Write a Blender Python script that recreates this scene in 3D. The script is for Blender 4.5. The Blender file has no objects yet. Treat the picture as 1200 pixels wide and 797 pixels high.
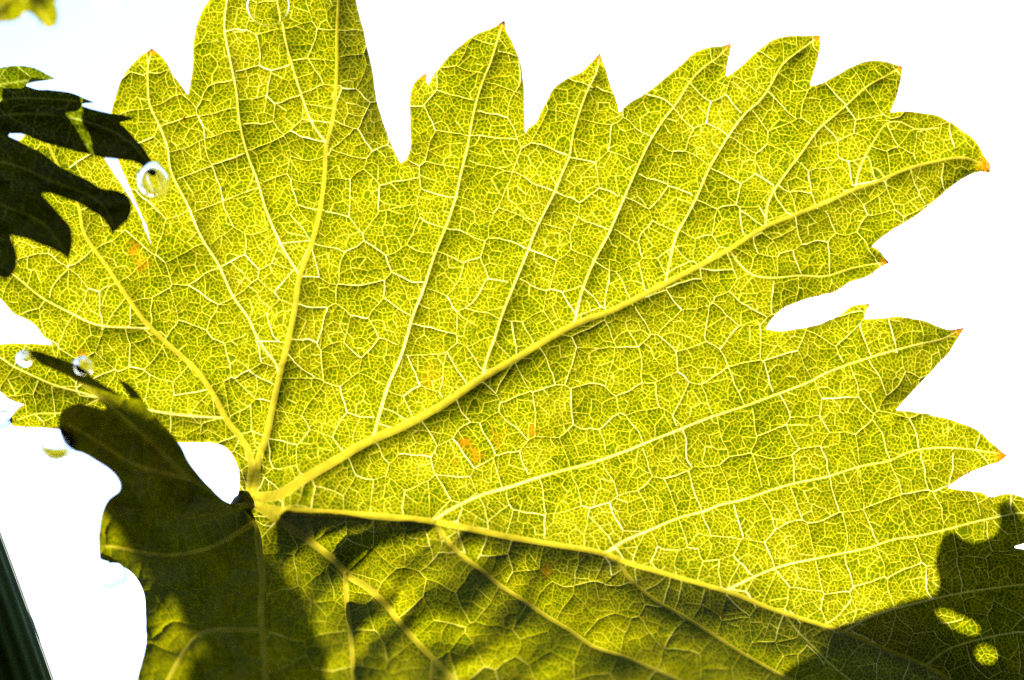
import bpy, bmesh, math, random
import numpy as np
from mathutils import Vector, Matrix

random.seed(7)
rng = np.random.default_rng(11)
R = math.radians
scene = bpy.context.scene
C = scene.collection

# ------------------------------------------------------------------ camera
U = 1.0e-4                    # one unit of the leaf plan (a tenth of a millimetre) in metres
D = 2000.0                    # lens to the leaf plane, in those units (20 cm)
PITCH = R(75)                 # the camera looks up through the leaf
cam_d = bpy.data.cameras.new('camera')
cam = bpy.data.objects.new('camera', cam_d)
C.objects.link(cam)
cam_d.sensor_width = 36.0
cam_d.lens = 60.0
cam_d.clip_start = 0.005
cam_d.clip_end = 500.0
cam.location = (0, 0, 1.3)
cam.rotation_euler = (math.pi / 2 + PITCH, 0, 0)
cam_d.dof.use_dof = True
cam_d.dof.focus_distance = D * U
cam_d.dof.aperture_fstop = 10.0
scene.camera = cam
AX = Vector((1, 0, 0))
AF = Vector((0, math.cos(PITCH), math.sin(PITCH)))
AU = Vector((0, -math.sin(PITCH), math.cos(PITCH)))
CEN = Vector(cam.location) + AF * (D * U)          # middle of the leaf plane
ROT = np.array([AX, AU, -AF]).T * U                # plan (right, up, towards lens) -> world

# ------------------------------------------------------------------ light
SUN = Vector((0.26, -0.45, -0.855)).normalized()    # to the sun, in plan axes
sun_w = (AX * SUN.x + AU * SUN.y - AF * SUN.z).normalized()
world = bpy.data.worlds.new('World')
scene.world = world
world.use_nodes = True
nt = world.node_tree
sky = nt.nodes.new('ShaderNodeTexSky')
sky.sky_type = 'NISHITA'
sky.sun_disc = False
sky.sun_elevation = math.asin(sun_w.z)
sky.sun_rotation = math.atan2(sun_w.x, sun_w.y)
sky.air_density = 1.0
sky.dust_density = 1.2
sky.ozone_density = 1.0
bg = nt.nodes['Background']
bg.inputs['Strength'].default_value = 0.05
nt.links.new(sky.outputs[0], bg.inputs['Color'])
sun_d = bpy.data.lights.new('sun', 'SUN')
sun_d.energy = 5.0
sun_d.angle = R(1.0)
sun_d.color = (1.0, 0.96, 0.88)
sun = bpy.data.objects.new('sun', sun_d)
C.objects.link(sun)
sun.location = CEN + sun_w * 3
sun.rotation_euler = (-sun_w).to_track_quat('-Z', 'Y').to_euler()
vs = scene.view_settings
vs.view_transform = 'Standard'
vs.look = 'None'
vs.exposure = 4.1
scene.cycles.use_denoising = False
vs.gamma = 1.0
scene.cycles.sample_clamp_indirect = 1.5
scene.cycles.max_bounces = 10
scene.cycles.transmission_bounces = 8
scene.cycles.caustics_refractive = False
scene.cycles.caustics_reflective = False

# ------------------------------------------------------------------ materials
def leaf_material(name, stops, vein, reflect, var=0.13, gloss=0.0015):
    m = bpy.data.materials.new(name)
    m.use_nodes = True
    n, l = m.node_tree.nodes, m.node_tree.links
    n.clear()
    out = n.new('ShaderNodeOutputMaterial')
    def attr(a):
        x = n.new('ShaderNodeAttribute'); x.attribute_name = a; return x.outputs['Fac']
    def math_(op, a, b):
        x = n.new('ShaderNodeMath'); x.operation = op
        for i, v in enumerate((a, b)):
            if isinstance(v, (int, float)): x.inputs[i].default_value = v
            else: l.new(v, x.inputs[i])
        return x.outputs[0]
    tc = n.new('ShaderNodeTexCoord')
    def noise(scale, detail):
        x = n.new('ShaderNodeTexNoise'); x.inputs['Scale'].default_value = scale
        x.inputs['Detail'].default_value = detail
        l.new(tc.outputs['Object'], x.inputs['Vector']); return x.outputs['Fac']
    t = attr('tone')
    t = math_('ADD', t, math_('MULTIPLY', math_('SUBTRACT', noise(130, 3), 0.5), var * 2.9))
    t = math_('ADD', t, math_('MULTIPLY', math_('SUBTRACT', noise(2600, 2), 0.5), var * 1.5))
    ramp = n.new('ShaderNodeValToRGB')
    cr = ramp.color_ramp
    cr.elements[0].position, cr.elements[0].color = stops[0][0], (*stops[0][1], 1)
    cr.elements[1].position, cr.elements[1].color = stops[-1][0], (*stops[-1][1], 1)
    for p, c in stops[1:-1]:
        e = cr.elements.new(p); e.color = (*c, 1)
    l.new(t, ramp.inputs[0])
    def mix(f, a, b):
        x = n.new('ShaderNodeMix'); x.data_type = 'RGBA'
        l.new(f, x.inputs['Factor']); l.new(a, x.inputs['A'])
        if isinstance(b, tuple): x.inputs['B'].default_value = (*b, 1)
        else: l.new(b, x.inputs['B'])
        return x.outputs['Result']
    col = mix(attr('mainvein'), ramp.outputs[0], vein)
    col = mix(attr('blush'), col, (0.052, 0.018, 0.0002))
    col = mix(attr('burn'), col, (0.012, 0.0024, 0.0002))
    mot = n.new('ShaderNodeMapRange'); mot.inputs['From Min'].default_value = 0.3; mot.inputs['From Max'].default_value = 0.7
    mot.inputs['To Min'].default_value = 0.80; mot.inputs['To Max'].default_value = 1.14
    l.new(noise(750, 4), mot.inputs['Value'])
    mm = n.new('ShaderNodeVectorMath'); mm.operation = 'SCALE'
    l.new(col, mm.inputs[0]); l.new(mot.outputs[0], mm.inputs['Scale']); col = mm.outputs[0]
    tr = n.new('ShaderNodeBsdfTranslucent'); l.new(col, tr.inputs['Color'])
    df = n.new('ShaderNodeBsdfDiffuse')
    dm = n.new('ShaderNodeMix'); dm.data_type = 'RGBA'; dm.blend_type = 'MULTIPLY'
    dm.inputs['Factor'].default_value = 1.0
    l.new(col, dm.inputs['A']); dm.inputs['B'].default_value = (*reflect, 1)
    l.new(dm.outputs['Result'], df.inputs['Color'])
    add = n.new('ShaderNodeAddShader'); l.new(tr.outputs[0], add.inputs[0]); l.new(df.outputs[0], add.inputs[1])
    gl = n.new('ShaderNodeBsdfGlossy'); gl.inputs['Roughness'].default_value = 0.45
    mx = n.new('ShaderNodeMixShader'); mx.inputs[0].default_value = gloss
    l.new(add.outputs[0], mx.inputs[1]); l.new(gl.outputs[0], mx.inputs[2])
    l.new(mx.outputs[0], out.inputs['Surface'])
    return m

STOPS = [(0.0, (0.016, 0.026, 0.0003)), (0.16, (0.044, 0.058, 0.0004)), (0.42, (0.125, 0.114, 0.0006)),
         (0.62, (0.205, 0.180, 0.003)), (0.82, (0.33, 0.305, 0.065)), (1.0, (0.47, 0.455, 0.25))]
STOPS = [(p, tuple(v * 0.262 for v in c)) for p, c in STOPS]
MLEAF = leaf_material('vine_leaf', STOPS, (0.050, 0.0405, 0.0016), (0.10, 0.13, 0.10))
STOPD = [(p, tuple(v * k for v, k in zip(c, (0.42, 0.55, 0.4)))) for p, c in STOPS]  # the same leaf colours made darker, green kept most
MDARK = leaf_material('dark_vine_leaf', STOPD, (0.03, 0.026, 0.0008), (0.14, 0.17, 0.12))

def simple_material(name, col, rough=0.6, bands=None):
    m = bpy.data.materials.new(name); m.use_nodes = True
    n, l = m.node_tree.nodes, m.node_tree.links
    b = n['Principled BSDF']
    b.inputs['Roughness'].default_value = rough
    b.inputs['Specular IOR Level'].default_value = 0.12
    tc = n.new('ShaderNodeTexCoord')
    tx = n.new('ShaderNodeTexNoise'); tx.inputs['Scale'].default_value = 400
    tx.inputs['Detail'].default_value = 5
    l.new(tc.outputs['Object'], tx.inputs['Vector'])
    r = n.new('ShaderNodeValToRGB')
    r.color_ramp.elements[0].position = 0.3; r.color_ramp.elements[1].position = 0.7
    r.color_ramp.elements[0].color = (*[c * 0.55 for c in col], 1)
    r.color_ramp.elements[1].color = (*col, 1)
    l.new(tx.outputs['Fac'], r.inputs[0]); l.new(r.outputs[0], b.inputs['Base Color'])
    return m

def water_material():
    m = bpy.data.materials.new('water'); m.use_nodes = True
    n, l = m.node_tree.nodes, m.node_tree.links
    n.clear()
    out = n.new('ShaderNodeOutputMaterial')
    g = n.new('ShaderNodeBsdfGlass'); g.inputs['IOR'].default_value = 1.333
    g.inputs['Roughness'].default_value = 0.0
    l.new(g.outputs[0], out.inputs['Surface'])
    return m
MWATER = water_material()
MSTALK = simple_material('dark_green_stalk', (0.013, 0.032, 0.001), 0.8)
MPET = simple_material('petiole_skin', (0.07, 0.065, 0.008), 0.6)

# ------------------------------------------------------------------ plan helpers
def to_plan(px, py, z):
    f = (D - z) / D
    return np.stack([(px - 600.0) * f, (398.5 - py) * f, z + 0 * px], -1)

def to_world(p):
    return p @ ROT.T + np.array(CEN)

def point(px, py, z=0.0):
    return Vector(to_world(to_plan(np.array(float(px)), np.array(float(py)), np.array(float(z)))))

def tag(o, label, cat, group=None):
    o['label'] = label; o['category'] = cat
    if group: o['group'] = group
    return o

def empty(name, loc):
    o = bpy.data.objects.new(name, None)
    o.empty_display_size = 0.005
    o.location = loc
    C.objects.link(o)
    return o

def spline(pts, step=5.0, corner=55, closed=True):
    """Catmull-Rom through pts, keeping sharp corners sharp."""
    P = np.array(pts, float); n = len(P)
    def tang(i):
        if not closed and (i == 0 or i == n - 1):
            return None
        a, b, c = P[i - 1], P[i], P[(i + 1) % n]
        u, v = b - a, c - b
        lu, lv = np.hypot(*u), np.hypot(*v)
        if lu < 1e-6 or lv < 1e-6: return None
        if math.degrees(math.acos(np.clip(u @ v / lu / lv, -1, 1))) > corner:
            return None
        t = u / lu + v / lv
        return t / np.hypot(*t)
    T = [tang(i) for i in range(n)]
    out = []
    for i in range(n if closed else n - 1):
        a, b = P[i], P[(i + 1) % n]
        L = np.hypot(*(b - a)); ta, tb = T[i], T[(i + 1) % n]
        ch = (b - a) / max(L, 1e-6)
        ta = ch if ta is None else ta; tb = ch if tb is None else tb
        k = max(1, int(L / step)); s = np.arange(k)[:, None] / k
        h1, h2 = 2*s**3 - 3*s**2 + 1, -2*s**3 + 3*s**2
        h3, h4 = s**3 - 2*s**2 + s, s**3 - s**2
        out.append(h1*a + h2*b + h3*ta*L + h4*tb*L)
    if not closed: out.append(P[-1:])
    return np.concatenate(out)

def fill(poly, xs, ys):
    """even-odd scanline fill of a polygon on the grid xs, ys"""
    m = np.zeros((len(ys), len(xs)), bool)
    a, b = poly, np.roll(poly, -1, 0)
    for j, y in enumerate(ys):
        k = (a[:, 1] <= y) != (b[:, 1] <= y)
        if not k.any(): continue
        x = np.sort(a[k, 0] + (y - a[k, 1]) / (b[k, 1] - a[k, 1]) * (b[k, 0] - a[k, 0]))
        for q in range(0, len(x) - 1, 2):
            i0, i1 = np.searchsorted(xs, x[q]), np.searchsorted(xs, x[q + 1])
            m[j, i0:i1] = True
    return m

def nearest_on(poly, P, closed=True):
    a = poly if closed else poly[:-1]
    b = np.roll(poly, -1, 0) if closed else poly[1:]
    ab = b - a; ll = np.maximum((ab**2).sum(1), 1e-9)
    Q = np.empty_like(P); dist = np.empty(len(P))
    for s in range(0, len(P), 2000):
        p = P[s:s + 2000, None, :]
        t = np.clip(((p - a) * ab).sum(2) / ll, 0, 1)
        c = a + t[..., None] * ab
        d = ((c - p)**2).sum(2)
        k = d.argmin(1); r = np.arange(len(k))
        Q[s:s + 2000] = c[r, k]; dist[s:s + 2000] = np.sqrt(d[r, k])
    return Q, dist

def value_noise(X, Y, cell, seed):
    g = np.random.default_rng(seed).random((256, 256))
    x, y = X / cell, Y / cell
    i, j = np.floor(x).astype(int), np.floor(y).astype(int)
    fx, fy = x - i, y - j
    fx, fy = fx*fx*(3 - 2*fx), fy*fy*(3 - 2*fy)
    G = lambda a, b: g[a % 256, b % 256]
    return (G(i, j)*(1-fx)*(1-fy) + G(i+1, j)*fx*(1-fy) + G(i, j+1)*(1-fx)*fy + G(i+1, j+1)*fx*fy) * 2 - 1

def voronoi(P, S, size, pp=None, ps=None, own=None):
    """nearest seed and distance to the cell wall, for many points; pp/ps: parent cells that may not be crossed"""
    P = P.astype(np.float32); S = S.astype(np.float32)
    lo = np.minimum(P.min(0), S.min(0)) - size * 2
    hi = np.maximum(P.max(0), S.max(0)) + size * 2
    nx, ny = (np.ceil((hi - lo) / size)).astype(int) + 1
    sb = ((S - lo) / size).astype(np.int32); key = sb[:, 1] * nx + sb[:, 0]
    order = np.argsort(key, kind='stable'); k2 = key[order]
    first = np.searchsorted(k2, k2); rank = np.arange(len(k2)) - first
    K = int(rank.max()) + 1
    tab = np.full((nx * ny, K), len(S), np.int32)
    tab[k2, rank] = order
    S2 = np.vstack([S, [[1e5, 1e5]]]).astype(np.float32)
    par = None if ps is None else np.append(ps, -9).astype(np.int32)
    pb = ((P - lo) / size).astype(np.int32); pk = pb[:, 1] * nx + pb[:, 0]
    best = np.full(len(P), 1e12, np.float32); bi = np.zeros(len(P), np.int32)
    offs = [dy * nx + dx for dy in (-1, 0, 1) for dx in (-1, 0, 1)]
    for o in offs:
        for k in range(K):
            c = tab[pk + o, k]
            d = (S2[c, 0] - P[:, 0])**2 + (S2[c, 1] - P[:, 1])**2
            if par is not None: d = d + np.where(par[c] == pp, 0, 1e7).astype(np.float32)
            w = d < best
            best[w] = d[w]; bi[w] = c[w]
    real = (S2[bi, 0] - P[:, 0])**2 + (S2[bi, 1] - P[:, 1])**2
    ed = np.full(len(P), 1e6, np.float32); nb = bi.copy()
    for o in offs:
        for k in range(K):
            c = tab[pk + o, k]
            sx, sy = S2[c, 0] - S2[bi, 0], S2[c, 1] - S2[bi, 1]
            L = np.sqrt(sx*sx + sy*sy)
            d = ((S2[c, 0] - P[:, 0])**2 + (S2[c, 1] - P[:, 1])**2 - real) / np.maximum(2 * L, 1e-3)
            bad = c == bi
            if par is not None: bad |= par[c] != pp
            if own is not None: bad |= (own[bi, 0] == own[c, 0]) & (own[bi, 0] >= 0) & (own[bi, 1] != own[c, 1])
            w = ~bad & (d < ed)
            ed[w] = d[w]; nb[w] = c[w]
    return bi, ed, nb

def jitter_grid(x0, x1, y0, y1, s, seed, j=0.36):
    g = np.random.default_rng(seed)
    xs, ys = np.meshgrid(np.arange(x0, x1, s), np.arange(y0, y1, s * 0.9))
    xs = xs + (np.arange(xs.shape[0]) % 2)[:, None] * s * 0.5
    p = np.stack([xs.ravel(), ys.ravel()], 1)
    return p + (g.random(p.shape) - 0.5) * 2 * j * s

# ------------------------------------------------------------------ leaf builder
BASE = 0.14
def ease(x): x = np.clip(x, 0, 1); return x*x*(3 - 2*x)
class Vein:
    def __init__(self, pts, w0, w1, main=False, relief=0.0, length=14.0, under=None, name=None, parent=None):
        self.p = spline(pts, 6.0, 80, closed=False)
        self.w0, self.w1, self.main = w0 * 0.86, w1 * 0.86, main
        self.relief, self.length, self.under = relief, length, under or length
        self.parent = parent

def build_leaf(root, outline, step, veins, zbase, mat, cells=(45, 14.5, 4.9), quilt=(2.6, 1.2, 0.3), seed=1,
               tips=(), blush=(), burn=(), holes=(), part='blade', fine=True, edge_curl=0.0, rough=0.5, vein_names=('main_vein', 'side_vein'),
               dark_tips=(), lift=0.0, soft=None, gain=None, margin=None):
    org = np.array(root.location)
    poly = spline(outline, 4.0)
    # uneven margin
    t = np.arange(len(poly)) * 4.0
    nrm = np.roll(poly, -1, 0) - np.roll(poly, 1, 0)
    nrm = np.stack([-nrm[:, 1], nrm[:, 0]], 1) / np.maximum(np.hypot(nrm[:, 0], nrm[:, 1]), 1e-6)[:, None]
    poly = poly + nrm * (value_noise(t, t * 0, 9, seed + 50) * rough)[:, None]
    x0, y0 = poly.min(0) - step * 2; x1, y1 = poly.max(0) + step * 2
    xs, ys = np.arange(x0, x1, step), np.arange(y0, y1, step)
    ins = fill(poly, xs, ys)
    for h in holes: ins &= ~fill(spline(h, 3.0), xs, ys)
    X, Y = np.meshgrid(xs, ys)
    # faces: quads with at least one inner corner
    q = ins[:-1, :-1] | ins[1:, :-1] | ins[:-1, 1:] | ins[1:, 1:]
    used = np.zeros_like(ins)
    used[:-1, :-1] |= q; used[1:, :-1] |= q; used[:-1, 1:] |= q; used[1:, 1:] |= q
    rim = used & ~ins
    rp = np.stack([X[rim], Y[rim]], 1)
    loops = [poly] + [spline(h, 3.0) for h in holes]
    cand = [nearest_on(L, rp) for L in loops]
    dd = np.stack([c[1] for c in cand]); kk = dd.argmin(0)
    Qp = np.stack([c[0] for c in cand])[kk, np.arange(len(kk))]
    X[rim], Y[rim] = Qp[:, 0], Qp[:, 1]
    # main and side veins: signed distance, relief
    SD = np.full(X.shape, 1e3, np.float32); VID = np.full(X.shape, -1, np.int32)
    ZV = np.zeros(X.shape)
    for vi, v in enumerate(veins):
        reach = max(v.length, v.under) * 4 + v.w0
        bx0, by0 = v.p.min(0) - reach; bx1, by1 = v.p.max(0) + reach
        i0, i1 = np.searchsorted(xs, [bx0, bx1]); j0, j1 = np.searchsorted(ys, [by0, by1])
        if i1 - i0 < 2 or j1 - j0 < 2: continue
        xx, yy = X[j0:j1, i0:i1], Y[j0:j1, i0:i1]
        best = np.full(xx.shape, 1e9); ww = np.zeros(xx.shape); al = np.zeros(xx.shape); side = np.zeros(xx.shape)
        ln = np.concatenate([[0], np.cumsum(np.hypot(*np.diff(v.p, axis=0).T))]); tot = ln[-1]
        for k in range(len(v.p) - 1):
            a, b = v.p[k], v.p[k + 1]
            sx0, sx1 = min(a[0], b[0]) - reach, max(a[0], b[0]) + reach
            sy0, sy1 = min(a[1], b[1]) - reach, max(a[1], b[1]) + reach
            c0, c1 = np.searchsorted(xs[i0:i1], [sx0, sx1]); r0, r1 = np.searchsorted(ys[j0:j1], [sy0, sy1])
            if c1 <= c0 or r1 <= r0: continue
            gx, gy = xx[r0:r1, c0:c1] - a[0], yy[r0:r1, c0:c1] - a[1]
            ex, ey = b - a; L2 = max(ex*ex + ey*ey, 1e-6)
            tt = np.clip((gx*ex + gy*ey) / L2, 0, 1)
            d = np.hypot(gx - tt*ex, gy - tt*ey)
            B = best[r0:r1, c0:c1]; m = d < B
            B[m] = d[m]
            s = (ln[k] + tt * math.sqrt(L2)) / tot
            ww[r0:r1, c0:c1][m] = (v.w0 + (v.w1 - v.w0) * s**0.8)[m]
            side[r0:r1, c0:c1][m] = (ex*gy - ey*gx)[m]
            al[r0:r1, c0:c1][m] = (s * tot)[m]
        # below / right of the vein counts as its under side
        dirv = v.p[-1] - v.p[0]
        sgn = 1.0 if (dirv[0] - dirv[1] * 0.6) > 0 else -1.0
        sd = best - ww / 2
        de = np.maximum(sd, 0)
        LL = np.where(side * sgn > 0, v.under, v.length)
        k = np.sqrt(np.clip(ww / max(v.w0, 1e-3), 0, 1)) * ease((al - 2) / 34) * ease((tot - al) / 24)
        ZV[j0:j1, i0:i1] += np.where(best < 1e8, v.relief * k * np.exp(-de / LL), 0)
        ZV[j0:j1, i0:i1] += np.where(sd < 0, 0.22 * ww * np.clip(1 - (2 * best / np.maximum(ww, 1e-3))**2, 0, 1), 0)
        S = SD[j0:j1, i0:i1]; m = sd < S
        S[m] = sd[m]; VID[j0:j1, i0:i1][m] = vi
    # vein net
    P = np.stack([X[used], Y[used]], 1)
    bx = (x0 - 60, x1 + 60, y0 - 60, y1 + 60)
    wx = value_noise(P[:, 0], P[:, 1], 30, seed + 3) * 4 + value_noise(P[:, 0], P[:, 1], 11, seed + 4) * 1.3
    wy = value_noise(P[:, 0], P[:, 1], 30, seed + 5) * 4 + value_noise(P[:, 0], P[:, 1], 11, seed + 6) * 1.3
    PW = P + np.stack([wx, wy], 1)
    sA = jitter_grid(*bx, cells[0], seed)
    pairs, own = [], []
    allv = np.concatenate([v.p for v in veins])
    g = np.random.default_rng(seed + 9)
    for v in veins:
        ln = np.concatenate([[0], np.cumsum(np.hypot(*np.diff(v.p, axis=0).T))])
        for sgn in (-1, 1):
            s = 6.0
            gg = np.random.default_rng(seed * 100 + int(v.p[0, 0] * 7 + v.p[-1, 1]))
            while s < ln[-1]:
                sj = min(max(s + (g.random() - 0.5) * cells[0] * 0.36, 0), ln[-1])
                k = min(np.searchsorted(ln, sj), len(v.p) - 1); k = max(k, 1)
                f = (sj - ln[k-1]) / max(ln[k] - ln[k-1], 1e-6)
                c = v.p[k-1] + (v.p[k] - v.p[k-1]) * f
                e = v.p[k] - v.p[k-1]; e = e / max(np.hypot(*e), 1e-6)
                pairs.append(c + sgn * np.array([-e[1], e[0]]) * cells[0] * (0.36 + 0.08 * g.random()))
                own.append((veins.index(v), sgn))
                s += cells[0] * (0.62 + 0.5 * gg.random())
    pairs = np.array(pairs)
    _, dv = nearest_on(allv, sA, closed=False) if len(allv) > 1 else (None, np.full(len(sA), 1e3))
    keep = np.ones(len(sA), bool)
    for s in range(0, len(sA), 500):
        keep[s:s+500] = (((sA[s:s+500, None] - pairs[None])**2).sum(2).min(1) > (cells[0] * 0.62)**2)
    own = np.vstack([np.full((keep.sum(), 2), -1), np.array(own), [[-1, -1]]])
    sA = np.vstack([sA[keep], pairs])
    iA, eA, nA = voronoi(PW, sA, cells[0] * 1.25, own=own)
    sB = jitter_grid(*bx, cells[1], seed + 1)
    pB, _, _ = voronoi(sB, sA, cells[0] * 1.25)
    iB, eB, nB = voronoi(PW, sB, cells[1] * 1.4, iA, pB)
    def wall(i, j, k):                                  # one random number for each cell wall
        lo, hi = np.minimum(i, j).astype(np.int64), np.maximum(i, j).astype(np.int64)
        return ((lo * 7919 + hi * 104729 + k * 31) % 9973) / 9973.0
    wA, wB = wall(iA, nA, 1), wall(iB, nB, 2)
    tone = np.full(len(P), BASE)
    relief = quilt[0] * np.exp(-eA / 4.5) * (0.7 + 0.6 * wA) + quilt[1] * np.exp(-np.minimum(eA, eB) / 2.4)
    if fine:
        sC = jitter_grid(*bx, cells[2], seed + 2)
        pC, _, _ = voronoi(sC, sB, cells[1] * 1.4, voronoi(sC, sA, cells[0] * 1.25)[0], pB)
        iC, eC, nC = voronoi(PW, sC, cells[2] * 1.4, iB, pC)
        wC = wall(iC, nC, 3)
        tone = tone + (np.random.default_rng(seed + 8).random(len(sC) + 1)[iC] - 0.5) * 0.16
        tone = np.maximum(tone, BASE + (0.36 + 0.20 * wC) * np.clip(1.12 - eC / 0.74, 0, 1))
    hb = np.random.default_rng(seed + 12).random(len(sA) + 1)[iA]
    tone += (hb - 0.5) * 0.06 + (np.random.default_rng(seed + 13).random(len(sB) + 1)[iB] - 0.5) * 0.09
    tone = np.maximum(tone, BASE + (0.46 + 0.22 * wB) * np.clip(1.2 - eB / (0.62 + 0.3 * wB), 0, 1))
    tone = np.maximum(tone, BASE + (0.70 + 0.18 * wA) * np.clip(1.2 - eA / (0.55 + 0.5 * wA), 0, 1))
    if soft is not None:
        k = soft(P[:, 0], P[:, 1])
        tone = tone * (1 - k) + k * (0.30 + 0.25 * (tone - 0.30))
    if margin is not None: tone = np.maximum(tone, 0.50 * np.clip(1.6 - margin(P[:, 0], P[:, 1]) / 2.2, 0, 1))
    sdv = SD[used]
    mv = np.clip(0.5 - sdv / 1.1, 0, 1)
    relief = relief * (1 - np.exp(-np.maximum(sdv, 0) / 5.0))
    if gain is not None: relief = relief * gain(P[:, 0], P[:, 1])
    vw = np.array([v.w0 for v in veins] + [0])[VID[used]]
    vm = np.array([1.0 if v.main else 0.35 for v in veins] + [0.0])[VID[used]]
    tone = np.where(mv > 0.01, tone * (1 - mv) + mv * 0.86, tone)
    # margin
    _, de = nearest_on(poly, P) if False else (None, None)
    col_bl = np.zeros(len(P)); col_bu = np.zeros(len(P))
    nz = value_noise(P[:, 0], P[:, 1], 4, seed + 20) * 0.5 + value_noise(P[:, 0], P[:, 1], 9, seed + 21) * 0.5
    for (bx_, by_, br, bs) in blush:
        d = np.hypot(P[:, 0] - bx_, P[:, 1] - by_) / br
        col_bl = np.maximum(col_bl, bs * np.clip(1.2 - d + nz * 0.9, 0, 1) * (0.5 + 0.5 * (nz > -0.1)))
    for (bx_, by_, br) in tips:
        d = np.hypot(P[:, 0] - bx_, P[:, 1] - by_) / br
        col_bl = np.maximum(col_bl, np.clip(1.35 - d, 0, 1) * 0.85)
    for (bx_, by_, br) in burn:
        d = np.hypot(P[:, 0] - bx_, P[:, 1] - by_) / br
        col_bu = np.maximum(col_bu, np.clip(1.5 - d + nz * 0.5, 0, 1))
    Z = zbase(X, Y) + ZV
    Zf = Z[used] + relief + lift
    V = to_world(to_plan(P[:, 0], P[:, 1], Zf)) - org
    # split the faces: blade and one part for each vein
    idx = np.full(X.shape, -1, np.int64); idx[used] = np.arange(len(P))
    jj, ii = np.nonzero(q)
    F = np.stack([idx[jj, ii], idx[jj + 1, ii], idx[jj + 1, ii + 1], idx[jj, ii + 1]], 1)
    fs = (SD[jj, ii] + SD[jj+1, ii] + SD[jj, ii+1] + SD[jj+1, ii+1]) / 4
    lab = np.where(fs < 0.15, VID[jj, ii], -1)
    A = {'tone': tone, 'mainvein': mv * vm, 'blush': col_bl, 'burn': col_bu}
    made = {}
    def emit(name, sel, parent):
        f = F[sel]
        if len(f) < 4: return None
        u, inv = np.unique(f, return_inverse=True)
        inv = inv.reshape(f.shape)
        me = bpy.data.meshes.new(name)
        me.vertices.add(len(u)); me.vertices.foreach_set('co', V[u].astype(np.float32).ravel())
        me.loops.add(inv.size); me.loops.foreach_set('vertex_index', inv.astype(np.int32).ravel())
        me.polygons.add(len(f))
        me.polygons.foreach_set('loop_start', np.arange(0, inv.size, 4, dtype=np.int32))
        me.polygons.foreach_set('use_smooth', np.ones(len(f), bool))
        me.update(calc_edges=True)
        me.validate()
        for k, a in A.items():
            at = me.attributes.new(k, 'FLOAT', 'POINT')
            at.data.foreach_set('value', a[u].astype(np.float32))
        me.materials.append(mat)
        o = bpy.data.objects.new(name, me)
        C.objects.link(o); o.parent = parent
        return o
    made['blade'] = emit(part, lab < 0, root)
    for vi, v in enumerate(veins):
        par = root if v.parent is None else made.get(v.parent) or root
        made[vi] = emit(vein_names[0] if v.parent is None else vein_names[1], lab == vi, par)
    return made

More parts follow.
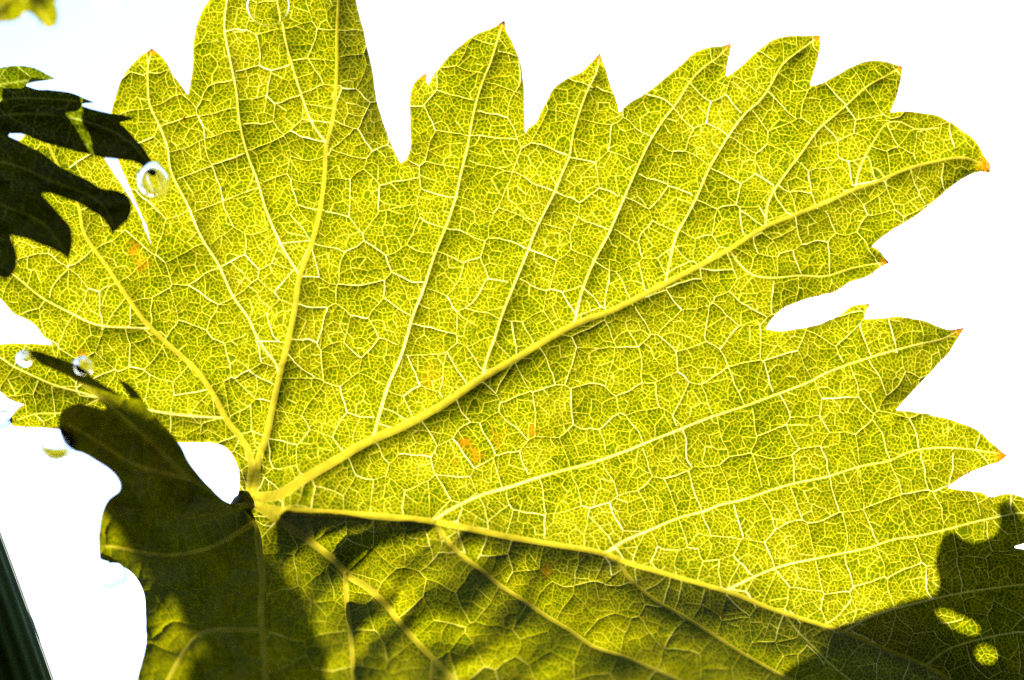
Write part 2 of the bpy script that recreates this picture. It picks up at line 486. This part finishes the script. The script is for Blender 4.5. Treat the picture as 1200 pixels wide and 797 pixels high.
# ------------------------------------------------------------------ the main leaf
J = (293, 584)
OUT = [
 (276,592),(280,575),(281,560),(278,545),(272,533),(262,523),(250,519),(230,518.5),(210,518),(150,512),(110,505),(70,502),(50,501),(25,500),(14,498),
 (10,492),(15,486),(22,478),(31,473.5),(20,471),(10,467),(0,459),(-25,445),(-48,440),(-40,425),(-20,410),(0,403.5),(25,402.5),(50,404),(66,405),
 (56,399),(38,378),(15,366),(0,350),(-30,335),(-70,330),(-62,300),(-40,280),(-55,250),(-30,215),(-38,185),(0,170),(25,163),(40,136),(60,122),(95,128),(122,146),(129,160),(130,172),(122,186),
 (141,215),(160,245),(170,270),(178,291),(172,265),(165,250),(152,220),(139,187),(134,172),(132,160),(130,135),(134,118),(140,100),(147,85),(160,70),(178,57),
 (187,63),(195,74),(203,88),(210,98),(221,113),(223,100),(226,75),(227,50),(231,30),(238,12),(246,-2),(250,-30),(285,-25),(300,-60),(330,-45),(370,-75),(395,-60),(408,-40),
 (416.6,0),(423,25),(430,55),(437,85),(440.5,113),(448,140),(458,168),(469.5,192),(475,188),(480.6,176),(480.5,140),(481,113),(487,95),
 (500,86),(499,93),(502,101),(506,92),(518,75),(538,55),(561,39),(576,33),(591,24.5),(593.5,38),(598,46),(600,50),(607.5,68),(612.5,90),(614.5,125),(615,158),
 (618,151),(625,147),(637.6,125),(650,103),(663,93),(680,85),(693,73),(703,62.5),(709,80),(715,100),(721.6,115),(725,134),(735,123),(755.5,110),(775.6,95),(795.6,78),
 (815.7,61.5),(830.7,55.7),(846,54),(856.5,51),(854.6,65),(852,78),(850.5,92),(866,80),(883,64),(898.5,51.5),(915,44),(937.6,42),(961,41.5),(961,53),(957.7,70),(952.7,88),(949,101),
 (960,99),(972.7,93),(990,83),(1008,74),(1023,71),(1040.5,73.5),(1057,78),(1055.5,93),(1051.7,110),(1043,132),(1055.5,130.5),(1075.6,131.7),(1100.7,136.7),(1120.7,148),(1138,160.5),(1148,173),(1153,183),
 (1160,192),(1160,203),(1148,201),(1125.7,211),(1108,224),(1088,241),(1070.5,254),(1048,267.7),(1030.4,280),(1021,289),(1028,292),(1035.4,300),(1042,308),(1030.4,314),(1018,323),(998,330),(977.7,341.7),(950,349),(930,355.5),(915,363),(905,373),(897,386),
 (908,388),(932.6,386),(955,382),(975,374),(990,365.5),(1000,358),(1020,356),(1014,365.5),(1013,374),(1030.4,373),(1055.5,371.3),(1080.6,375.6),(1100.7,383),(1112,387),(1130,384),
 (1119.5,401),(1113,412.5),(1100.7,425),(1088,439),(1073,454),(1060.5,467.7),(1049,481),(1063,481.5),(1090.6,486.5),(1120.7,494),(1145.8,505),(1163,520),(1180,534),(1171,540.5),(1150.8,548),(1130.7,556.8),(1108,572.5),
 (1125.7,574),(1148,577),(1162,583),(1172,580),(1186,579),(1200,583),(1225,592),(1250,610),(1235,622),(1210,634),(1186,641),(1205,645),(1230,650),(1262,668),(1285,690),(1262,705),(1245,722),(1270,740),(1290,775),(1262,795),(1250,830),(1268,880),
 (1225,872),(1190,880),(1165,902),(1130,880),(1095,872),(1060,890),(1020,900),(985,880),(950,872),(905,890),(860,905),(830,880),(780,868),(735,885),(690,900),(655,872),(600,860),(560,880),(515,900),(480,872),(440,862),(405,890),(370,905),(340,870),(315,860),
 (316,800),(312,740),(311.5,690),(308,650),(304,620),(295,606)]
P1 = [J,(325,580),(357.7,560.5),(387.8,543),(435.4,515.4),(463,504),(513,478),(566,442.6),(600,423),(637.6,400),(672.7,380.6),(718,363.5),(780.6,331.7),(813,315),(851,294),(900,264.5),(932.6,251.4),(970,236.4),(1000,222.6),(1025.4,213.8),(1058,200),(1095.6,189.4),(1130.7,185),(1150,192)]
P2 = [(296,580),(300,565),(303,540),(312.5,510),(320,475),(327.6,440),(337.6,400),(345,365.5),(351.4,323),(362.7,293),(372.7,257.7),(380,212.5),(382.8,168),(389,145.5),(392.8,113),(394.8,75),(394.8,37.6),(396.6,0),(396,-55)]
P3 = [(292,575),(293.5,535),(283.4,515),(266,493),(253,467.7),(233,437.6),(215.7,420),(193,400),(173,380.6),(150.5,350.5),(125.4,313),(97.8,271.5),(92.8,245),(80,212),(66,190),(58,172),(48,150)]
P4 = [(300,592),(325,598),(365,600),(400,602),(450.5,605.8),(505.7,611),(550.8,619.6),(600,630),(650,638.4),(707.9,649),(725.4,656),(788,674.8),(840.8,689.8),(863.4,697),(900,712),(957.7,731),(990.3,741),(1020.4,753.8),(1060.5,770),(1088,781.4),(1115,798),(1160,825),(1215,855)]
P5 = [(300,592),(315,602),(337.6,617),(370,639.6),(400,664.7),(407.9,674.8),(428,687),(450.5,707),(470.6,732.4),(495.6,760),(525.7,790),(560,828),(575,862)]
P5x = np.array([p[0] for p in P5]); P5y = np.array([p[1] for p in P5])
P4x = np.array([p[0] for p in P4]); P4y = np.array([p[1] for p in P4])

V = []
V.append(Vein(P1, 14, 2.8, True, 36, 44, 19))            #0
V.append(Vein(P2, 10, 2.6, True, 22, 32, 13))            #1
V.append(Vein(P3, 9, 2.5, True, 20, 30, 12))             #2
V.append(Vein(P4, 10.5, 3.5, True, 72, 48, 26))          #3
V.append(Vein(P5, 11, 5.5, True, 62, 42, 25))           #4
def S(par, pts, w0, w1, rel=14, L=26, un=11, main=False): V.append(Vein(pts, w0, w1, main, rel, L, un, parent=par))
S(0,[(437,514),(445.5,482.8),(455.5,450),(468,422.6),(475.6,400),(483,373),(495.6,340.5),(510.7,295),(523,265),(533,235),(541,200),(547,175.6),(553,143),(558,120.4),(566,95),(576,70),(583.4,45),(589,29)],5,2.2)
S(0,[(566,442),(567.5,432),(573.4,412.5),(578.4,400),(588,370.6),(600,340),(615,303),(630,265),(647.7,230),(660,200),(666.5,185.6),(671.5,158),(677.8,135.4),(687.8,107.9),(699,84),(702,68)],4.2,2)
S(0,[(673,379),(681.5,343),(697.8,302.8),(712.9,275),(728,240),(744,203),(760.5,168),(775.6,143),(793,120.4),(810.7,92.8),(825.7,77.8),(840.8,67.7),(852,56)],4,2)
S(0,[(780,330),(785.6,302.8),(792,277.8),(808,247.7),(818,227.6),(830.7,198),(840.8,180.6),(858,153),(876,130.4),(888.4,120.4),(900,105),(917.6,75),(937.6,59),(954,47)],3.8,2)
S(0,[(897,266),(900,238),(912.5,215),(925,198),(940,178),(960,150.5),(977.7,135.4),(995,120.4),(1017.9,100),(1040.5,87.8),(1052,81)],3.4,1.8)
S(0,[(1002,222),(1007.9,196),(1015.4,180.6),(1025.4,163),(1040.5,144),(1056,143),(1072,151),(1100,150)],2.6,1.5,2)
S(0,[(855.8,295),(878.4,320.4),(898.5,325.4),(940,323),(965,324),(1000,314),(1020,310),(1037,308)],2.8,2,2.5)
S(1,[(351,323),(330,288),(312.5,248),(300,207),(293,190),(281,145),(277,108),(269.6,70),(263,33),(266,0),(272,-24)],3.6,2.2)
S(1,[(382,168),(365,143),(352.7,110),(342.6,77.8),(335,50),(332.6,37.6),(325,0),(318,-40)],3.4,2)
S(1,[(327,440),(324,428),(312.5,412.5),(300,393),(291,373),(273.4,348),(255.8,310),(235.8,277.8),(220.7,242.6),(200,199),(195.6,170.6),(185.6,145.5),(175.6,123),(173,95),(174,72.7),(178,60)],3.8,2.2)
S(2,[(176,385),(150.5,384),(112.9,380.6),(82.8,366.8),(47.7,348),(20,325.4),(0,312),(-40,300)],3.2,2)
S(2,[(263,490),(225.7,487.8),(193,484),(155,476),(118,466.5),(95,460),(62.7,451),(37.6,440),(12.5,427.6),(0,419),(-30,420)],3.8,2.2)
S(2,[(118,466.5),(95,478),(71,484),(42.6,485),(20,492)],2.4,1.6,2)
S(3,[(508,610),(523,600),(563,580.6),(600,570),(620,563),(650,554),(687.8,544),(735.4,528),(763,516.6),(785.6,507.9),(833,489),(876,475),(900,466),(945,449),(970,436.4),(1007.9,422.6),(1050.5,410),(1080.6,402.5),(1105,397),(1122,388)],5,2.2,4)
S(3,[(708,649),(728,636),(765.5,619.6),(795.6,607),(827,598.5),(843,592),(871,585.6),(900,575.6),(930,566.8),(967.7,559),(1013,545.5),(1040.5,540.5),(1068,529),(1100.7,524.7),(1138,526.7),(1172,532)],4.2,2,3.2)
S(3,[(850,692),(878.4,678.5),(900,669),(925,661),(950,656),(980,649.7),(1018,642),(1048,632),(1075.6,628.4),(1103,622),(1138,613),(1166,606.5),(1200,601),(1240,605)],3.6,2,3.2)
S(3,[(988,741),(1015.4,725),(1048,713.6),(1080.6,705),(1120.7,696),(1150.8,691),(1183,687),(1200,685),(1265,690)],3.4,2,3)
S(3,[(1085,780),(1108,762.5),(1130.7,753.8),(1155.8,747.5),(1181,742.5),(1200,741),(1270,765)],3.2,2,3)
S(3,[(508,612),(513,617),(520.7,629.6),(545.8,654.7),(566,669.7),(586,686),(600,695),(642.6,723.7),(670,740),(695,757.5),(725.4,767.6),(755.5,779),(795.6,797),(850,825),(860,890)],6,3.4,48,40,22,True)
S(3,[(722,655),(735.4,674.8),(750.5,690),(770.6,705),(798,720),(825.7,737.5),(863,761),(900,782.6),(940,805),(1015,885)],4.6,3,36,34,19,True)
S(3,[(920,720),(932.6,737.5),(955,760),(972.7,777.6),(1000,800)],2.6,1.8,4,12,8)
S(4,[(405,672),(405,684.8),(406.6,710),(410,737),(412.9,767.6),(414,797),(410,860)],6.5,5,42,32,21,True)
S(4,[(507,775),(506,790),(505,810),(510,870)],5,4,6,14,10,True)

def smooth(x): x = np.clip(x, 0, 1); return x*x*(3 - 2*x)
def softplus(x, w): return w * np.logaddexp(0, x / w)

def z_large(X, Y):
    z = value_noise(X, Y, 170, 71) * 11 + value_noise(X, Y, 70, 72) * 12 + value_noise(X, Y, 32, 73) * 3
    y4 = np.interp(X, P4x, P4y)
    t = np.where(X > 286, softplus(Y - y4 - 4, 7), 0) * smooth((X - 286) / 12)
    z = z - (0.98 + 0.55 * smooth((X - 640) / 240)) * t
    # corrugation of the lower lobe between its cross veins
    amp = smooth((Y - y4) / 40) * smooth((X - 300) / 60)
    z = z + amp * (value_noise(X * 0.8 + Y * 0.5, Y * 0.8 - X * 0.35, 30, 74) * 7 + value_noise(X, Y, 75, 75) * 26)
    return z + amp * smooth((760 - X) / 200) * 7 * np.sin((X * 0.64 + Y * 0.77) / 9.0 + value_noise(X, Y, 50, 78) * 1.6)

_pl = spline(OUT, 5.0)
_gx, _gy = np.arange(-100, 1320, 6.0), np.arange(-100, 940, 6.0)
_GX, _GY = np.meshgrid(_gx, _gy)
_DE = nearest_on(_pl, np.stack([_GX.ravel(), _GY.ravel()], 1))[1].reshape(_GX.shape)
_DE = np.where(fill(_pl, _gx, _gy), _DE, -_DE)
_oy, _ox = np.gradient(-_DE, 6.0)
for _ in range(3):                                        # broad outward direction
    _ox = (_ox + np.roll(_ox, 1, 0) + np.roll(_ox, -1, 0) + np.roll(_ox, 1, 1) + np.roll(_ox, -1, 1)) / 5
    _oy = (_oy + np.roll(_oy, 1, 0) + np.roll(_oy, -1, 0) + np.roll(_oy, 1, 1) + np.roll(_oy, -1, 1)) / 5
_TURN = -np.tanh(3.0 * (_ox * SUN.x - _oy * SUN.y) / math.hypot(SUN.x, SUN.y))
def grid_at(G, X, Y):
    x, y = np.clip((X + 100) / 6.0, 0, len(_gx) - 1.01), np.clip((Y + 100) / 6.0, 0, len(_gy) - 1.01)
    i, j = x.astype(int), y.astype(int); fx, fy = x - i, y - j
    return G[j, i]*(1-fx)*(1-fy) + G[j, i+1]*fx*(1-fy) + G[j+1, i]*(1-fx)*fy + G[j+1, i+1]*fx*fy
def z_main(X, Y):
    z = z_large(X, Y)
    de = np.maximum(grid_at(_DE, X, Y), 0)
    w = (0.2 + 0.8 * smooth((X - 430) / 90)) * smooth((640 - Y) / 60) * np.clip(0.75 + 0.8 * value_noise(X, Y, 55, 77), 0.1, 1.4)
    for (tx, ty, *_r) in CURL: w = w * (1 - 0.9 * np.exp(-((X - tx)**2 + (Y - ty)**2) / 700.0))
    z = z + grid_at(_TURN, X, Y) * w * 13 * np.exp(-de / 17)
    # the right rim of the top lobe rolls back
    xr = np.interp(Y, [-80, 0, 55, 113, 140, 192], [405, 416, 430, 440, 448, 469])
    dx = X - (xr - 34)
    z = z - 1.15 * softplus(dx, 5) * ((X < 478) & (Y < 215)) * smooth((210 - Y) / 60)
    # teeth bend back a little at their ends
    for (tx, ty, r, k) in CURL:
        d = np.hypot(X - tx, Y - ty)
        z = z - 0.9 * k * np.clip(r - d, 0, None)**2 / r
    return z
CURL = [(591,25,42,0.5),(703,62,38,0.45),(856,51,46,0.55),(961,42,46,0.2),(1057,78,40,0.15),(1042,308,40,0.6),(1020,356,26,0.6),(1130,384,40,0.55),(1120,150,40,0.3),(1158,196,30,0.0),(1000,322,40,0.35),(500,86,20,0.4),(178,57,30,0.25)]

leaf = empty('grape_leaf', point(J[0], J[1], 0))
tag(leaf, 'large backlit yellow-green vine leaf with toothed edge and branching pale veins', 'leaf')
build_leaf(leaf, OUT, 0.88, V, z_main, MLEAF, seed=3,
  soft=lambda X, Y: 0.35 * smooth((Y - np.interp(X, P4x, P4y) - 8) / 60) * (X > 290),
  margin=lambda X, Y: grid_at(_DE, X, Y),
  gain=lambda X, Y: 1 + 0.1 * smooth((Y - np.interp(X, P4x, P4y) - 4) / 30) * (X > 290),
  tips=[(591,25,9),(703,64,9),(855,52,5),(960,43,6),(1056,79,4),(1157,195,11),(1040,308,8),(1018,357,4),(1127,385,11),(1177,534,11),(178,58,7),(499,88,7)],
  burn=[(591,26,2.6),(682,90,2.2),(960,99,2.2),(1041,308,2.0),(1161,582,2.2),(216,139,2.0),(178,57,2.0)],
  blush=[(543,517,9,.75),(556,533,8,.7),(535,541,6,.6),(583,512,10,.45),(625,505,8,.5),(505,440,14,.3),(155,290,8,.6),(166,308,10,.55),(98,415,8,.5),(845,722,5,.4),(1130,555,10,.5),(640,668,8,.4)])

# ------------------------------------------------------------------ down along its margin
def margin_hair(root, outline, zf, n, seed, mat, near=None):
    poly = spline(outline, 2.0); g = np.random.default_rng(seed)
    keep = (poly[:, 0] > -20) & (poly[:, 0] < 1220) & (poly[:, 1] > -20) & (poly[:, 1] < 600)
    tan = np.roll(poly, -1, 0) - np.roll(poly, 1, 0)
    tan /= np.maximum(np.hypot(tan[:, 0], tan[:, 1]), 1e-6)[:, None]
    idx = g.choice(np.nonzero(keep)[0], n)
    area = 0.5 * np.sum(poly[:, 0] * np.roll(poly[:, 1], -1) - np.roll(poly[:, 0], -1) * poly[:, 1])
    p = poly[idx] + (g.random((n, 2)) - 0.5) * 2; t = tan[idx]
    nm = np.stack([t[:, 1], -t[:, 0]], 1) * np.sign(area)
    d = nm + t * (g.normal(0, 0.7, n))[:, None]
    L = 1.5 + 3.0 * g.random(n)**2
    a = p - nm * 1.2; b = p + d * L[:, None] * 0.55; c = p + (d + t * (g.normal(0, 0.4, n))[:, None]) * L[:, None]
    w = np.stack([-d[:, 1], d[:, 0]], 1); w /= np.hypot(w[:, 0], w[:, 1])[:, None]; w *= 0.16
    z = zf(a[:, 0][None], a[:, 1][None])[0]; z2 = z + g.normal(0, 1.2, n)
    P = np.stack([to_plan(*(a - w).T, z), to_plan(*(a + w).T, z), to_plan(*(b + w * 0.8).T, z2), to_plan(*(b - w * 0.8).T, z2), to_plan(*c.T, z2)], 1)
    V_ = (to_world(P.reshape(-1, 3)) - np.array(root.location))
    k = np.arange(n) * 5
    F_ = [(i, i + 1, i + 2, i + 3) for i in k] + [(i + 3, i + 2, i + 4) for i in k]
    me = bpy.data.meshes.new('margin_hair'); me.from_pydata(V_.tolist(), [], [tuple(map(int, f)) for f in F_])
    me.materials.append(mat)
    o = bpy.data.objects.new('margin_hair', me); C.objects.link(o); o.parent = root; o['kind'] = 'stuff'
    return o
mh = bpy.data.materials.new('leaf_down'); mh.use_nodes = True
mh.node_tree.nodes.clear()
_o = mh.node_tree.nodes.new('ShaderNodeOutputMaterial'); _t = mh.node_tree.nodes.new('ShaderNodeBsdfTranslucent')
_t.inputs['Color'].default_value = (0.07, 0.063, 0.016, 1)
mh.node_tree.links.new(_t.outputs[0], _o.inputs['Surface'])
margin_hair(leaf, OUT, z_main, 5200, 5, mh)

# ------------------------------------------------------------------ its basal lobe, folded up towards the lens
LOBE = [(320,880),(317,800),(313,740),(312.5,690),(309,650),(305,620),(297,604),(290,588),(270,590),(240,565),(220,540),(210,520),(190,497),(172,477),(163,463),(150,450),(134,442),(145,454),(151,463),(153,471),
 (140,462),(120,450),(100,436),(85,426),(65,418),(45,411),(33,410),(44,424),(65,434),(83,443),(110,462),(128,482),(110,477),(91,473),(80,477),(70,485),(69,500),(72,515),(83,527),(100,532),(112,539),(132,553),(141,566),(140,575),(127,586),(120.6,600),
 (118,615),(116,640),(118,655),(130,659),(150,668),(162,680),(169,695),(171,730),(171,755),(165,780),(160,800),(150,850),(200,880),(260,870)]
def z_lobe(X, Y):
    z = 0.70 * (304 - X) - 1.0 * (Y - 594)
    z = np.where(z > 0, 140 * np.tanh(z / 140), z)
    ridge = np.sin((X * 0.62 - Y * 0.5) / 9.0 + value_noise(X, Y, 60, 91) * 2.2)
    far = smooth((304 - X) / 40)
    return z + far * (ridge * 8 + value_noise(X, Y, 45, 92) * 22 + value_noise(X, Y, 18, 93) * 3)
VL = [Vein([(300,598),(302.5,634.6),(307,672),(306,722),(310,772),(312,840)], 8, 6, True, 5, 12, 9),
      Vein([(305,738),(270,738),(235,743),(215,765),(195,800)], 6, 4, True, 5, 12, 9, parent=0),
      Vein([(292,594),(230,565),(170,512),(120,468),(60,425)], 6, 3, True, 6, 12, 9),
      Vein([(225,562),(160,545),(110,515),(80,497)], 5, 3, True, 6, 12, 9, parent=2),
      Vein([(297,612),(250,640),(200,650),(125,640)], 5, 3, True, 6, 12, 9)]
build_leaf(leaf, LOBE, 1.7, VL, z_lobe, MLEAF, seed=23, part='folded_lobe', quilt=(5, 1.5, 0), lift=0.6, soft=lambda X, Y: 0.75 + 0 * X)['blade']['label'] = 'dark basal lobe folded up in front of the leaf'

def tube(name, pts, radii, mat, root, sides=16, flute=0.0, nfl=14):
    """round or fluted stalk through pts (plan px, py, z)"""
    P = [np.array(to_plan(np.array(float(a)), np.array(float(b)), np.array(float(c)))) for a, b, c in pts]
    P = np.array(P); org = np.array(root.location)
    bm = bmesh.new(); rings = []
    ref = np.array([0, 0, 1.0])
    for i, p in enumerate(P):
        t = P[min(i+1, len(P)-1)] - P[max(i-1, 0)]; t /= np.linalg.norm(t)
        u = np.cross(t, ref); u /= np.linalg.norm(u); w = np.cross(u, t)
        ring = []
        for k in range(sides):
            a = 2*math.pi*k/sides
            r = radii[i] * (1 + flute * math.cos(a*nfl))
            q = p + u*math.cos(a)*r + w*math.sin(a)*r
            ring.append(bm.verts.new(to_world(q) - org))
        rings.append(ring)
    for a, b in zip(rings, rings[1:]):
        for k in range(sides):
            bm.faces.new((a[k], a[(k+1) % sides], b[(k+1) % sides], b[k]))
    bm.faces.new(rings[0]); bm.faces.new(rings[-1][::-1])
    bmesh.ops.recalc_face_normals(bm, faces=bm.faces)
    for f in bm.faces: f.smooth = True
    me = bpy.data.meshes.new(name); bm.to_mesh(me); bm.free()
    me.materials.append(mat)
    o = bpy.data.objects.new(name, me); C.objects.link(o)
    o.parent = root
    return o
pp = spline([(292,586),(284,592),(262,640),(240,700),(215,800),(205,900)], 8, 80, False)
pz = np.interp(pp[:, 1], [580, 592, 640, 720, 900], [2, -8, -75, -220, -420])
tube('petiole', [(a, b, c) for (a, b), c in zip(pp, pz)], list(np.interp(pp[:, 1], [584, 592, 620, 900], [10, 13, 11, 11])), MPET, leaf)

# ------------------------------------------------------------------ the leaf hanging edge-on at the left
NEAR = [(-70,70),(-30,84),(0,80),(20,77),(40,80),(55,87),(65,92.5),(50,95),(35,97),(26,100),(45,105),(65,106),(85,110),(100,116),(111,120.5),(98,121),(92,123),(112,129),(130,133),(142,135),(158,138.5),(148,142),(136,144),
 (147,150),(158,162),(166,171),(176,186),(184,198),(182,206),(176,204),(165,193),(150,188),(125,185),(100,180),(70,172),(45,165),(25,157),(10,156),(10,160),(25,167),(45,177),(70,195),(100,210),(120,221),(140,224),(151,231),(154,243),(150,257),(141,266),(131,274.5),
 (126,263),(115,252),(95,240),(75,232),(60,227),(47,226),(58,238),(72,254),(83,267),(85,285),(80,305),(70,296),(50,288),(30,280),(12,275),(17,290),(20,305),(15,321),(6,328),(-8,322),(-40,330),(-85,300),(-110,200)]
def z_near(X, Y):
    z = 36 + 0.55 * (Y - 80) + 0.10 * (X - 60)
    u = Y - 0.42 * X
    ridge = np.sin(u / 5.2 + value_noise(X, Y, 40, 61) * 2.0) * smooth((190 - Y) / 40)
    return z + ridge * 6 + value_noise(X, Y, 26, 62) * 7 + value_noise(X * 0.5, Y * 1.4, 14, 63) * 3
VN = [Vein([(-90,190),(-30,110),(20,96),(60,93)], 4, 2, False, 4, 8, 7),
      Vein([(-60,150),(0,118),(60,116),(108,120)], 4, 2, False, 4, 8, 7),
      Vein([(-60,150),(20,134),(100,142),(150,165),(180,198)], 4, 2, False, 5, 8, 7),
      Vein([(-80,200),(0,190),(60,212),(120,240),(134,268)], 4, 2, False, 4, 8, 7),
      Vein([(-80,215),(0,240),(50,262),(80,300)], 4, 2, False, 4, 8, 7)]
near = empty('grape_leaf', point(-110, 200, 110))
tag(near, 'dark shaded vine leaf seen edge-on, its drooping teeth overlapping the bright leaf', 'leaf')
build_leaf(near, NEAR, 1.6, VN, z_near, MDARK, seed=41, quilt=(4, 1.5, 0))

# ------------------------------------------------------------------ blurred leaf farther back in the corner
CORNER = [(-60,10),(-30,30),(0,27),(15,26),(24,22),(29,14),(36,16),(45,25),(55,34),(66,31),(69,20),(66,0),(80,-12),(100,-18),(124,-15),(140,-30),(165,-26),(189,-22),(200,-60),(150,-110),(60,-120),(-40,-100),(-90,-50)]
back = empty('grape_leaf', point(-40, -80, -420))
tag(back, 'blurred olive and yellow leaf tip hanging behind into the pale sky', 'leaf')
build_leaf(back, CORNER, 2.0, [Vein([(-40,-80),(0,-40),(40,0),(58,30)], 5, 3, True, 8, 12, 9), Vein([(-40,-80),(-20,-20),(5,22)], 4, 3, True, 8, 12, 9), Vein([(-40,-80),(60,-60),(120,-20)], 4, 3, True, 8, 12, 9)],
           lambda X, Y: -420 + value_noise(X, Y, 30, 66) * 34, MLEAF, seed=47, quilt=(4, 1, 0))

# ------------------------------------------------------------------ leaf on the sunny side, whose shadow falls on the lower right
def toward_sun(px, py, zp, zc=-340.0):
    p = to_plan(np.array(float(px)), np.array(float(py)), np.array(float(zp)))
    k = (zc - zp) / SUN.z
    p = p + np.array(SUN) * k
    f = (D - p[2]) / D
    return (600 + p[0] / f, 398.5 - p[1] / f)
def shade_line(L, zc=-340.0):
    out = []
    for x, y in L:
        z = float(z_main(np.array([[float(min(max(x, 0), 1250))]]), np.array([[float(y)]]))[0, 0]) if y < 880 else -80
        out.append(toward_sun(x, y, z, zc))
    return out
SHADE = shade_line([(1197,610),(1189,594),(1176,587),(1168,597),(1172,612),(1166,625),(1155,632),(1140,636),(1127,631),(1115,625),(1104,630),(1100,645),(1095,660),(1100,680),(1097,700),(1070,706),(1045,716),(1020,728),(1000,742),(985,762),(955,785),(930,810),(900,870),(930,960),(1020,1030),(1150,1080),(1300,1060),(1420,980),(1470,860),(1450,740),(1380,650),(1290,610),(1240,606)])
HOLES = [shade_line([(1096,722),(1108,718),(1125,726),(1143,734),(1151,745),(1140,750),(1122,744),(1106,734)]), shade_line([(1142,772),(1150,763),(1162,764),(1170,774),(1164,784),(1150,785)])]
ctr = np.array(SHADE).mean(0)
rear = empty('grape_leaf', point(ctr[0] + 90, ctr[1] + 60, -340))
tag(rear, 'leaf behind the bright leaf, casting a dark shadow with two light spots', 'leaf')
build_leaf(rear, SHADE, 2.2, [Vein([(ctr[0]+90, ctr[1]+60), tuple(ctr), (ctr[0]-90, ctr[1]-40)], 6, 3, True, 5, 12, 9), Vein([(ctr[0]+90, ctr[1]+60), (ctr[0]+60, ctr[1]), (ctr[0]+40, ctr[1]-90)], 5, 3, True, 5, 12, 9)],
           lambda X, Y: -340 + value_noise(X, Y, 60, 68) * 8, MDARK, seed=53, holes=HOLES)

def hanging(outline, zc, label, seed):  # added leaf out of sight, there only to block the sun
    c = np.array(outline).mean(0); lo, hi = np.array(outline).min(0), np.array(outline).max(0); h = hi - lo
    r = empty('grape_leaf', point(c[0] + 0.1 * h[0], hi[1] - 6, zc))
    tag(r, label, 'leaf')
    base = (c[0] + 0.1 * h[0], hi[1] - 6)
    build_leaf(r, outline, 2.6, [Vein([base, tuple(c), (c[0] - 0.3 * h[0], lo[1] + 0.2 * h[1])], 6, 3, True, 5, 12, 9), Vein([base, (c[0] + 0.15 * h[0], c[1]), (c[0] + 0.3 * h[0], lo[1] + 0.3 * h[1])], 5, 3, True, 5, 12, 9)],
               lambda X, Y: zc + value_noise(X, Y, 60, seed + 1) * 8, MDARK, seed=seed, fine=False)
SHADE2 = [toward_sun(x, y, 0.0, -900.0) for x, y in [(105,527),(150,522),(200,532),(250,548),(276,578),(290,596),(300,616),(288,647),(263,690),(246,740),(235,800),(225,870),(190,875),(150,830),(150,790),(158,750),(184,700),(184,662),(168,640),(152,608),(128,570)]]  # outline of the added leaf, traced back from the lobe it darkens
hanging(SHADE2, -900.0, 'added narrow leaf, unseen far behind, put there to keep the sun off the folded lobe', 59)
SHADE3 = shade_line([(262,640),(320,652),(345,684),(376,702),(372,740),(392,760),(392,800),(420,850),(500,880),(440,950),(350,940),(250,850),(240,740)], -1200.0)  # second added sun blocker, for the wedge beside the lobe
hanging(SHADE3, -1200.0, 'added small leaf, unseen farthest behind, put there to darken the bright leaf beside its folded lobe', 67)

# ------------------------------------------------------------------ dark stalk at the lower left
stalk = empty('grass_stalk', point(-6, 860, 0))
tag(stalk, 'dark green ribbed stalk against white sky, below the folded lobe', 'stalk')
ax = [(-47 + 0.33 * t - 0.00006 * t * t, 638 + 0.945 * t, 0) for t in np.linspace(-120, 260, 30)]
tube('stem', ax, list(np.linspace(44, 52, 30)), MSTALK, stalk, 144, 0.022, 18)

# ------------------------------------------------------------------ water drops
def drop(px, py, z, r, label, squash=1.0, tall=1.1, group=None):
    root_loc = point(px, py, z)
    bm = bmesh.new()
    bmesh.ops.create_uvsphere(bm, u_segments=40, v_segments=24, radius=1.0)
    org = np.array(root_loc); c = np.array(to_plan(np.array(float(px)), np.array(float(py)), np.array(float(z))))
    for v in bm.verts:
        x, y, h = v.co.x, v.co.z, v.co.y          # long axis up the picture
        n = 1.0 - 0.22 * max(y, 0)**2             # a hanging drop narrows where it holds on
        q = c + np.array([x * n * r, y * r * tall, h * n * r * squash])
        v.co = Vector(to_world(q) - org)
    bmesh.ops.recalc_face_normals(bm, faces=bm.faces)
    for f in bm.faces: f.smooth = True
    me = bpy.data.meshes.new('water_drop'); bm.to_mesh(me); bm.free()
    me.materials.append(MWATER)
    o = bpy.data.objects.new('water_drop', me); o.location = root_loc
    C.objects.link(o)
    return tag(o, label, 'water drop', 'water drops on the leaf tips')
def at(f, x, y): return float(f(np.array([[float(x)]]), np.array([[float(y)]]))[0, 0])
drop(180, 211, at(z_near, 180, 198) + 2, 19, 'clear drop hanging from the drooping tip of the dark edge-on leaf')
drop(68, 520, at(z_lobe, 75, 515), 18, 'clear drop under the blunt end of the dark folded lobe', 1, 1.0)
drop(98, 429, at(z_lobe, 95, 434) + 8, 12, 'small yellow-looking drop resting on the thin arm of the folded lobe', 1, 1.0)
drop(29, 420, at(z_lobe, 35, 412) + 2, 9, 'tiny drop at the very tip of the folded lobe\'s thin arm', 1, 1.0)
drop(4, 492, at(z_main, 12, 492), 11, 'small clear drop at the tooth tip above the folded lobe\'s blunt end', 1, 1.0)
drop(132, 674, at(z_lobe, 135, 660), 16, 'bright white drop at the lit left rim of the folded lobe', 1, 1.0)
drop(124, -5, -420, 19, 'blurred drop hanging against the sky next to the blurred olive leaf tip', 1, 1.1)
drop(189, -12, -420, 15, 'drop on the blurred leaf, between its other drop and the bright leaf', 1, 1.1)
drop(314, 6, at(z_main, 314, 6) + 26, 25, 'flat drop lying on the top lobe of the bright leaf', 0.35, 1.0)
